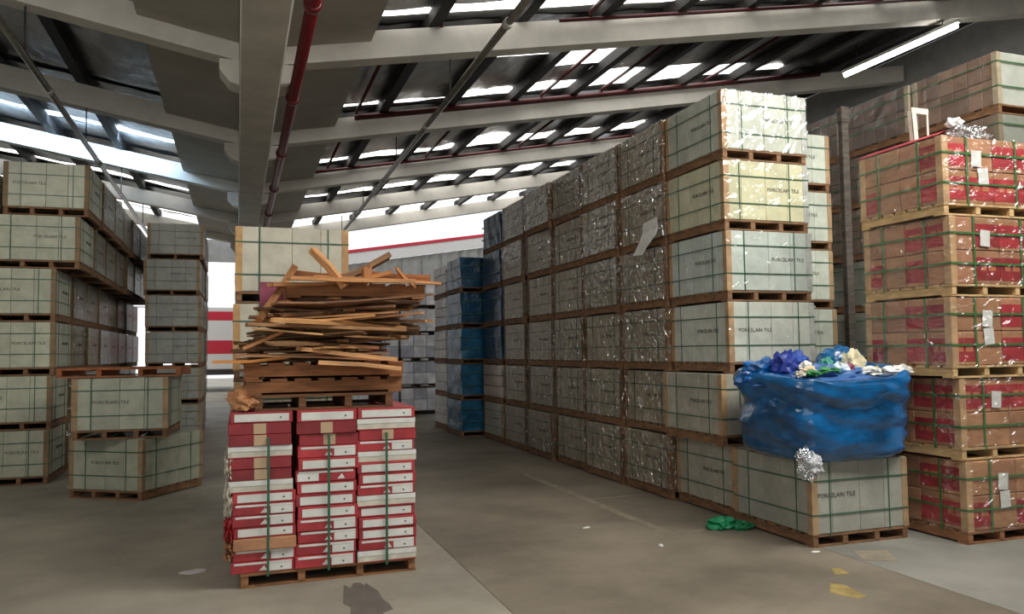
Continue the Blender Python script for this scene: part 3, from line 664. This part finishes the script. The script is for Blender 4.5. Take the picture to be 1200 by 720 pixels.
for k, (xa, xb) in enumerate(prof):
    for i in range(6):
        L = rnd.uniform(0.4, min(1.2, xb - xa)) if k % 3 else rnd.uniform(0.8, xb - xa); wd = rnd.uniform(0.05, 0.13); t = rnd.uniform(0.010, 0.026)
        x = rnd.uniform(xa - 0.04 + L / 2, xb + 0.04 - L / 2); y = 6.02 + i * 0.15 + jit(0.05)
        g = rnd.choice([0.25, 0.35, 0.5, 0.7, 0.95, 1.5] if i else [0.3, 0.6, 0.9, 1.2, 1.6]); a = rnd.choice([jit(10), jit(14), jit(38)])
        put_board(x, y, z + 0.018 + jit(0.012), L, wd, t, R(a), R(jit(5.0)), R(jit(14)), (g, g * rnd.uniform(0.92, 1.12), g * rnd.uniform(0.85, 1.35)),
                  '%s broken board in the wood heap, %s layer up, %s from the front' % (tone(g), ORD[k + 1], ORD[i + 1]))
    for i in range(2):
        L = rnd.uniform(0.6, 0.85); g = rnd.choice([0.4, 0.8, 1.3])
        put_board(rnd.uniform(0.7, xb - 0.1) if i == 0 else rnd.uniform(xa + 0.1, 0.6), 6.40 + jit(0.06), z + 0.02, L, rnd.uniform(0.06, 0.1), 0.02, R(90 + jit(40)), R(jit(4)), 0, (g, g, g),
                  '%s board lying front to back in the wood heap, %s layer up, on the %s' % (tone(g), ORD[k + 1], ['right', 'left'][i]))
    z += 0.036
ztop = z
wpallet('broken pallet lying level near the top of the wood heap', 0.86, 6.5, ztop, 0.82, 1.06, R(90.5), (0.9, 0.8, 0.75), 0, R(0))
def stick(p0, p1, wd, t, tint, label, group=None, twist=0):
    P0, P1 = Vector(p0), Vector(p1); d = P1 - P0
    o = ob('wood_batten', board(d.length, wd, t, rnd.randint(0, 9999)), None, (P0 + P1) / 2)
    qd = d.to_track_quat('X', 'Z'); o.rotation_mode = 'QUATERNION'
    from mathutils import Quaternion
    o.rotation_quaternion = qd @ Quaternion((1, 0, 0), twist); o.color = (*tint, 1)
    return tag(o, label, 'board', group)
zt = ztop + 0.115
stick((0.52, 6.02, 2.42), (0.74, 5.98, zt - 0.02), 0.06, 0.045, (1.5, 1.45, 1.5), 'pale batten leaning on the left top of the wood heap', None, 0.5)
stick((0.40, 6.15, 2.30), (0.16, 6.0, 1.92), 0.06, 0.05, (1.0, 0.85, 0.75), 'brown batten slanting down the left end of the heap', None, 0.5)
stick((0.38, 6.2, 2.27), (0.82, 6.25, 2.25), 0.05, 0.035, (0.8, 0.6, 0.5), 'dark crossbar joining the leaning battens on the heap')
stick((1.13, 6.3, 2.42), (0.70, 6.2, zt + 0.01), 0.06, 0.045, (0.55, 0.55, 0.6), 'grey batten pointing up to the right on the heap', None, 0.4)
stick((0.90, 6.1, 2.26), (1.42, 6.05, zt + 0.045), 0.05, 0.045, (0.8, 0.55, 0.42), 'reddish batten along the right top of the heap')
stick((0.93, 6.02, zt - 0.01), (0.93, 6.04, zt + 0.13), 0.06, 0.06, (1.0, 0.8, 0.7), 'upright wood block on the heap top')
stick((0.88, 6.0, zt + 0.02), (1.1, 6.0, zt + 0.08), 0.04, 0.03, (1.1, 0.9, 0.75), 'short orange offcut beside the upright wood block')
stick((0.35, 5.95, zt + 0.02), (1.25, 5.97, zt + 0.012), 0.06, 0.03, (1.35, 1.25, 1.2), 'long pale board along the heap top front')
stick((0.22, 6.0, zt - 0.03), (0.95, 6.1, zt + 0.02), 0.08, 0.025, (1.1, 1.0, 0.9), 'orange board lying across the left heap top')
stick((0.55, 6.0, zt + 0.035), (1.5, 6.05, zt + 0.005), 0.05, 0.02, (1.25, 1.1, 0.95), 'thin orange lath jutting out at the right heap top')
stick((1.15, 5.98, zt + 0.1), (1.27, 5.98, zt - 0.02), 0.07, 0.02, (1.2, 1.0, 0.85), 'splintered offcut at the right of the heap top')
stick((0.42, 5.95, 1.69), (1.13, 5.93, 1.60), 0.07, 0.03, (1.6, 1.6, 1.7), 'bright pale batten low in the front of the heap')
stick((0.58, 5.92, 1.585), (1.16, 5.90, 1.53), 0.05, 0.03, (1.7, 1.75, 1.9), 'whitish lath just above the long-side pallets')
stick((-0.16, 5.98, 1.60), (0.35, 6.05, 1.625), 0.06, 0.02, (1.6, 1.3, 0.8), 'yellowish lath sticking out at the left of the heap')
stick((0.3, 5.93, 1.88), (0.95, 5.95, 1.93), 0.05, 0.016, (1.7, 1.6, 1.2), 'light thin lath across the middle of the heap')
stick((0.05, 5.95, 1.70), (0.28, 6.0, 1.80), 0.07, 0.02, (1.2, 1.0, 0.9), 'short splinter board at the left middle of the heap')
tag(ob('torn_cardboard', crumple('torn_cardboard', 0.11, 0.1, 0.10, 'brown', 12, 0.42, 4, 1.8), None, (0.06, 6.1, ZW + 0.075), color=None), 'crumpled brown cardboard stuck at the left foot of the heap', 'cardboard').color = (1.15, 1.1, 0.9, 1)
tag(ob('pink_card_sheet', mesh_boxes('pink_card_sheet', [(0.16, 0.50, 6.40, 6.42, 2.0, 2.21)], 'redc')), 'pinkish red card sheet standing in the left heap top', 'card sheet').color = (0.7, 1.5, 2.2, 1)

# ------------------------------------------------------------------ blue rubbish bag
bagroot = thing('rubbish_bag', 'big open blue plastic bag of rubbish on the crate', 'bag', (4.94, 5.85, CH))
v, f = [], []; NS = 96
rings = [(0.0, 0.86, 0.88), (0.04, 0.96, 0.96), (0.15, 1.0, 1.0), (0.28, 1.02, 1.0), (0.42, 1.03, 1.02), (0.54, 1.05, 1.04), (0.62, 1.06, 1.05), (0.67, 1.03, 1.02), (0.68, 0.97, 0.96), (0.63, 0.92, 0.9), (0.5, 0.85, 0.85)]
fine = []
for a_, b_ in zip(rings, rings[1:]):
    for u_ in (0, 0.34, 0.67): fine.append(tuple(p_ + (q_ - p_) * u_ for p_, q_ in zip(a_, b_)))
rings = fine + [rings[-1]]
for (h, sx, sy) in rings:
    for i in range(NS):
        t = 2 * math.pi * i / NS; ct, st = math.cos(t), math.sin(t); e = 0.42
        x = 0.585 * sx * math.copysign(abs(ct) ** e, ct); y = 0.51 * sy * math.copysign(abs(st) ** e, st)
        pz = Vector((x * 2.2, y * 2.2, h * 7)); n = noise.noise_vector(pz) * 0.03
        fold = (0.5 - abs(noise.noise(Vector((x * 1.3, y * 1.3, h * 6.5 + x * 1.6 - y)))) * 1.6) * 0.055 + (0.5 - abs(noise.noise(Vector((x * 2.1 + 7, y * 2.1, h * 13 + x * 2.5)))) * 1.6) * 0.022
        n += Vector((ct, st, 0)) * (fold if 0.03 < h else 0)
        lift = (0.10 * (st * 0.5 + 0.5) + 0.06 * max(0, ct) + 0.03 * noise.noise(Vector((ct * 2, st * 2, 4)))) * (h / 0.68)
        v.append((x + n.x, y + n.y, max(0.0, h + lift + (n.z * 0.6 if h > 0.05 else 0))))
for r_ in range(len(rings) - 1):
    for i in range(NS):
        j = (i + 1) % NS; f.append((r_ * NS + i, r_ * NS + j, (r_ + 1) * NS + j, (r_ + 1) * NS + i))
f.append(tuple(range(NS))[::-1]); f.append(tuple((len(rings) - 1) * NS + i for i in range(NS)))
ob('bag_skin', mesh_raw('bag_skin', v, f, 'bag', True), bagroot)
ob('bag_shoulder', crumple('bag_shoulder', 0.26, 0.24, 0.24, 'bag', 2, 0.25, 4, 2.0), bagroot, (0.42, 0.2, 0.70), color=(1.1, 1.2, 1.15))
ob('bag_shoulder', crumple('bag_shoulder', 0.22, 0.2, 0.16, 'bag', 4, 0.35, 4, 2.0), bagroot, (-0.45, 0.2, 0.68), color=(1.0, 0.9, 1.1))
ob('film_knot', crumple('film_knot', 0.09, 0.05, 0.15, 'clear', 6, 0.55, 4, 1.6), bagroot, (-0.56, -0.50, -0.02))
ob('film_knot', crumple('film_knot', 0.07, 0.04, 0.08, 'foam', 16, 0.55, 4, 1.8), bagroot, (-0.53, -0.53, 0.0), color=(0.8, 0.82, 0.85))
BX, BY, BZ = 4.94, 5.85, CH + 0.69
items = [
 (-0.42, -0.05, 0.10, 0.11, 0.13, (0.02, 0.05, 0.35), 'dark blue plastic bag tuft at the left of the rubbish'),
 (-0.16, 0.16, 0.14, 0.11, 0.12, (0.02, 0.08, 0.4), 'blue plastic tuft in the middle back of the rubbish'),
 (-0.33, -0.25, 0.08, 0.07, 0.05, (0.9, 0.72, 0.5), 'peach coloured scrap at the left of the rubbish'),
 (-0.25, -0.12, 0.06, 0.06, 0.07, (0.95, 0.92, 0.8), 'small cream scrap beside the dark blue tuft'),
 (-0.12, -0.25, 0.13, 0.09, 0.04, (0.05, 0.28, 0.07), 'green leafy plastic scrap at the rubbish front'),
 (-0.36, -0.34, 0.08, 0.06, 0.03, (0.05, 0.3, 0.1), 'green scrap at the front left rubbish rim'),
 (0.04, -0.22, 0.07, 0.07, 0.07, (0.75, 0.85, 0.9), 'pale blue scrap in the middle of the rubbish'),
 (0.11, -0.25, 0.05, 0.05, 0.06, (0.28, 0.05, 0.1), 'dark red scrap in the middle of the rubbish'),
 (0.2, -0.15, 0.1, 0.09, 0.06, (0.9, 0.83, 0.6), 'cream foam lump right of the dark red scrap'),
 (0.26, -0.3, 0.12, 0.08, 0.04, (0.9, 0.88, 0.82), 'flat white foam piece at the rubbish front'),
 (0.36, -0.02, 0.10, 0.09, 0.13, (0.95, 0.85, 0.55), 'tall cream foam chunk beside the blue bulge'),
 (0.4, -0.24, 0.06, 0.05, 0.04, (0.5, 0.4, 0.08), 'mustard scrap under the tall cream foam'),
 (0.48, -0.38, 0.14, 0.07, 0.045, (0.95, 0.95, 0.93), 'long white foam sheet at the right rim'),
 (0.6, -0.34, 0.08, 0.06, 0.05, (0.95, 0.92, 0.84), 'crumpled white paper hanging at the right rim'),
 (-0.52, -0.38, 0.05, 0.04, 0.03, (0.85, 0.75, 0.6), 'small beige scrap on the left bag rim'),
 (0.12, 0.05, 0.08, 0.07, 0.09, (0.08, 0.4, 0.3), 'sea green plastic scrap at the back of the rubbish'),
]
for k, (x, y, rx, ry, rz, col, lab) in enumerate(items):
    o = ob('rubbish_scrap', crumple('rubbish_scrap', rx, ry, rz, 'foam', k + 20, 0.5, 3, 2.4), None, (BX + x, BY + y, BZ + 0.02 + rz * 0.4 + 0.05 * (y + 0.4)), (0, 0, rnd.uniform(0, 3)), col)
    tag(o, lab, 'scrap')
ob('rubbish_fill', crumple('rubbish_fill', 0.6, 0.42, 0.16, 'foam', 50, 0.25, 4, 4.0), bagroot, (0.02, 0.0, 0.64), color=(0.05, 0.15, 0.4))

# ------------------------------------------------------------------ litter
gb = thing('plastic_bottle_scrap', 'crumpled green plastic beside the crate under the bag', 'plastic scrap', (4.22, 6.38, 0))
ob('crumpled_plastic', crumple('crumpled_plastic', 0.13, 0.1, 0.07, 'foam', 31, 0.5, 3, 3), gb, (0, 0, 0.035), color=(0.01, 0.3, 0.12))
ob('crumpled_plastic', crumple('crumpled_plastic', 0.09, 0.08, 0.05, 'foam', 33, 0.5, 3, 3), gb, (0.16, -0.1, 0.025), color=(0.01, 0.2, 0.08))
for x, y, a, lab in ((3.08, 6.85, 20, 'white scrap on the lane nearest the red boxes'), (3.38, 6.0, 70, 'white scrap in the middle of the lane'), (4.42, 5.35, 0, 'white scrap by the foot of the crate under the bag')):
    tag(ob('paper_scrap', crumple('paper_scrap', 0.045, 0.02, 0.008, 'foam', 40 + int(a), 0.3, 2), None, (x, y, 0.005), (0, 0, R(a)), (0.95, 0.95, 0.9)), lab, 'paper scrap')
tag(ob('paper_scrap', crumple('paper_scrap', 0.1, 0.07, 0.01, 'foam', 60, 0.3, 2), None, (-0.3, 6.6, 0.006), (0, 0, R(10)), (0.85, 0.8, 0.78)), 'pale scrap on the floor left of the red boxes', 'paper scrap')
sheet = [((4.43, 7.80, 3.13), (4.43, 8.12, 3.10)), ((4.40, 7.72, 3.0), (4.41, 8.10, 2.98)), ((4.36, 7.70, 2.92), (4.37, 8.12, 2.87)), ((4.33, 7.86, 2.80), (4.35, 8.18, 2.78)), ((4.32, 7.95, 2.72), (4.34, 8.22, 2.74))]
tag(ob('torn_paper', bent_sheet('torn_paper', sheet, 0, 'white')), 'torn white paper hanging on the right wall crates', 'paper')

# ------------------------------------------------------------------ pipes, conduits, lamp
def pipe(name, pts, rad, m, label, cat, coup=(), hang=None, group=None):
    root = thing(name, label, cat, pts[0], 0, group); P0 = Vector(pts[0])
    ob('pipe_run', tube_mesh('pipe_run', [Vector(p) - P0 for p in pts], rad, m), root)
    d = (Vector(pts[-1]) - P0); L = d.length; u = d / L
    for s in coup:
        c = u * s; ob('coupling', tube_mesh('coupling', [c - u * 0.06, c - u * 0.05, c + u * 0.05, c + u * 0.06], rad, m if m != 'galv' else 'white', 10, [rad * 1.05, rad * 1.35, rad * 1.35, rad * 1.05]), root)
    for (s, zt) in hang or ():
        c = u * s; ob('hanger_rod', tube_mesh('hanger_rod', [c, c + Vector((0, 0, zt))], 0.012, 'dark', 6), root)
    return root
pipe('fire_pipe', [(0.70, 1.0, 5.25), (0.75, 29.6, 5.25)], 0.075, 'redp', 'thick red fire pipe running beside the pale girder', 'pipe', [8.2 - 1 + i * 3.2 for i in range(7)], [(RY[i] - 0.9, 0.4) for i in range(2, len(RY))])
pipe('conduit', [(2.83, 0.5, 5.4), (3.08, 28, 5.4)], 0.045, 'galv', 'grey conduit hanging across the right roof bays', 'conduit', [7.9, 12.2, 16.6, 21], [(RY[i] - 0.4, 0.55) for i in range(2, len(RY))])
pipe('conduit', [(-2.47, 1.0, 5.4), (-2.62, 28, 5.4)], 0.045, 'galv', 'dark conduit hanging across the left roof bays', 'conduit', [11.5, 16], [(RY[i] - 0.9, 0.65) for i in range(2, len(RY))])
def sprinkler(y, x0, x1, br, label, rad=0.05):
    y -= 0.10
    root = thing('sprinkler_pipe', label, 'pipe', (x0, y, zb(x0) + 0.36)); P0 = Vector(root.location)
    ob('pipe_run', tube_mesh('pipe_run', [Vector((x, y, zb(x) + 0.36)) - P0 for x in (x0, (x0 + x1) / 2, x1)], rad, 'redm'), root)
    for (x, ln) in br:
        ob('branch_pipe', tube_mesh('branch_pipe', [Vector((x, y, zb(x) + 0.36)) - P0, Vector((x, y - 0.02, zb(x) + 0.46)) - P0, Vector((x, y - ln, zb(x) + 0.46)) - P0], 0.032, 'redm', 8), root)
sprinkler(15.4, 2.12, 13.2, [(2.15, 3.8), (6.0, 3.9), (7.4, 3.9), (10.0, 3.9)], 'red sprinkler pipe along the second visible rafter on the right', 0.06)
sprinkler(20.1, 1.2, 12, [(2.1, 4.0), (4.6, 4.0), (7.2, 4.0)], 'red sprinkler pipe along the third visible rafter on the right', 0.04)
sprinkler(11.0, 4.6, 13.0, [(2.75, 3.5), (5.1, 3.5)], 'red sprinkler pipe above the nearest rafter on the right', 0.03)
lm = thing('fluorescent_lamp', 'long lit fluorescent tube under the roof at upper right', 'lamp', (12.4, 10.75, 7.5), R(1.5))
ob('tube_light', tube_mesh('tube_light', [(0, 0, 0), (0, 2.75, 0)], 0.045, 'tube', 10), lm)
ob('lamp_housing', mesh_boxes('lamp_housing', [(-0.05, 0.05, -0.05, 2.8, 0.05, 0.11)], 'white'), lm)
for y in (0.3, 2.4): ob('hanger_rod', tube_mesh('hanger_rod', [(0, y, 0.1), (0, y, 0.55)], 0.01, 'dark', 6), lm)

# ------------------------------------------------------------------ seen through the back door
tr = thing('parked_trailer', 'red and white trailer seen through the far left doorway', 'trailer', (-0.75, 38, 0))
ob('trailer_box', bevel(mesh_boxes('trailer_box', [(-1.2, 1.2, 0, 6, 1.0, 3.8)], 'fascia'), 0.04), tr)
ob('red_band', mesh_boxes('red_band', [(-1.21, 1.21, -0.01, 5.9, 3.2, 3.6), (-1.21, 1.21, -0.01, 5.9, 1.7, 2.3)], 'redtrim'), tr)
for x in (-1.0, 1.0):
    ob('wheel', tube_mesh('wheel', [(x - 0.12, 1.2, 0.5), (x + 0.12, 1.2, 0.5)], 0.5, 'dark', 20), tr)
ob('chassis', mesh_boxes('chassis', [(-0.9, 0.9, 0.05, 5.8, 0.75, 1.0)], 'dark'), tr)
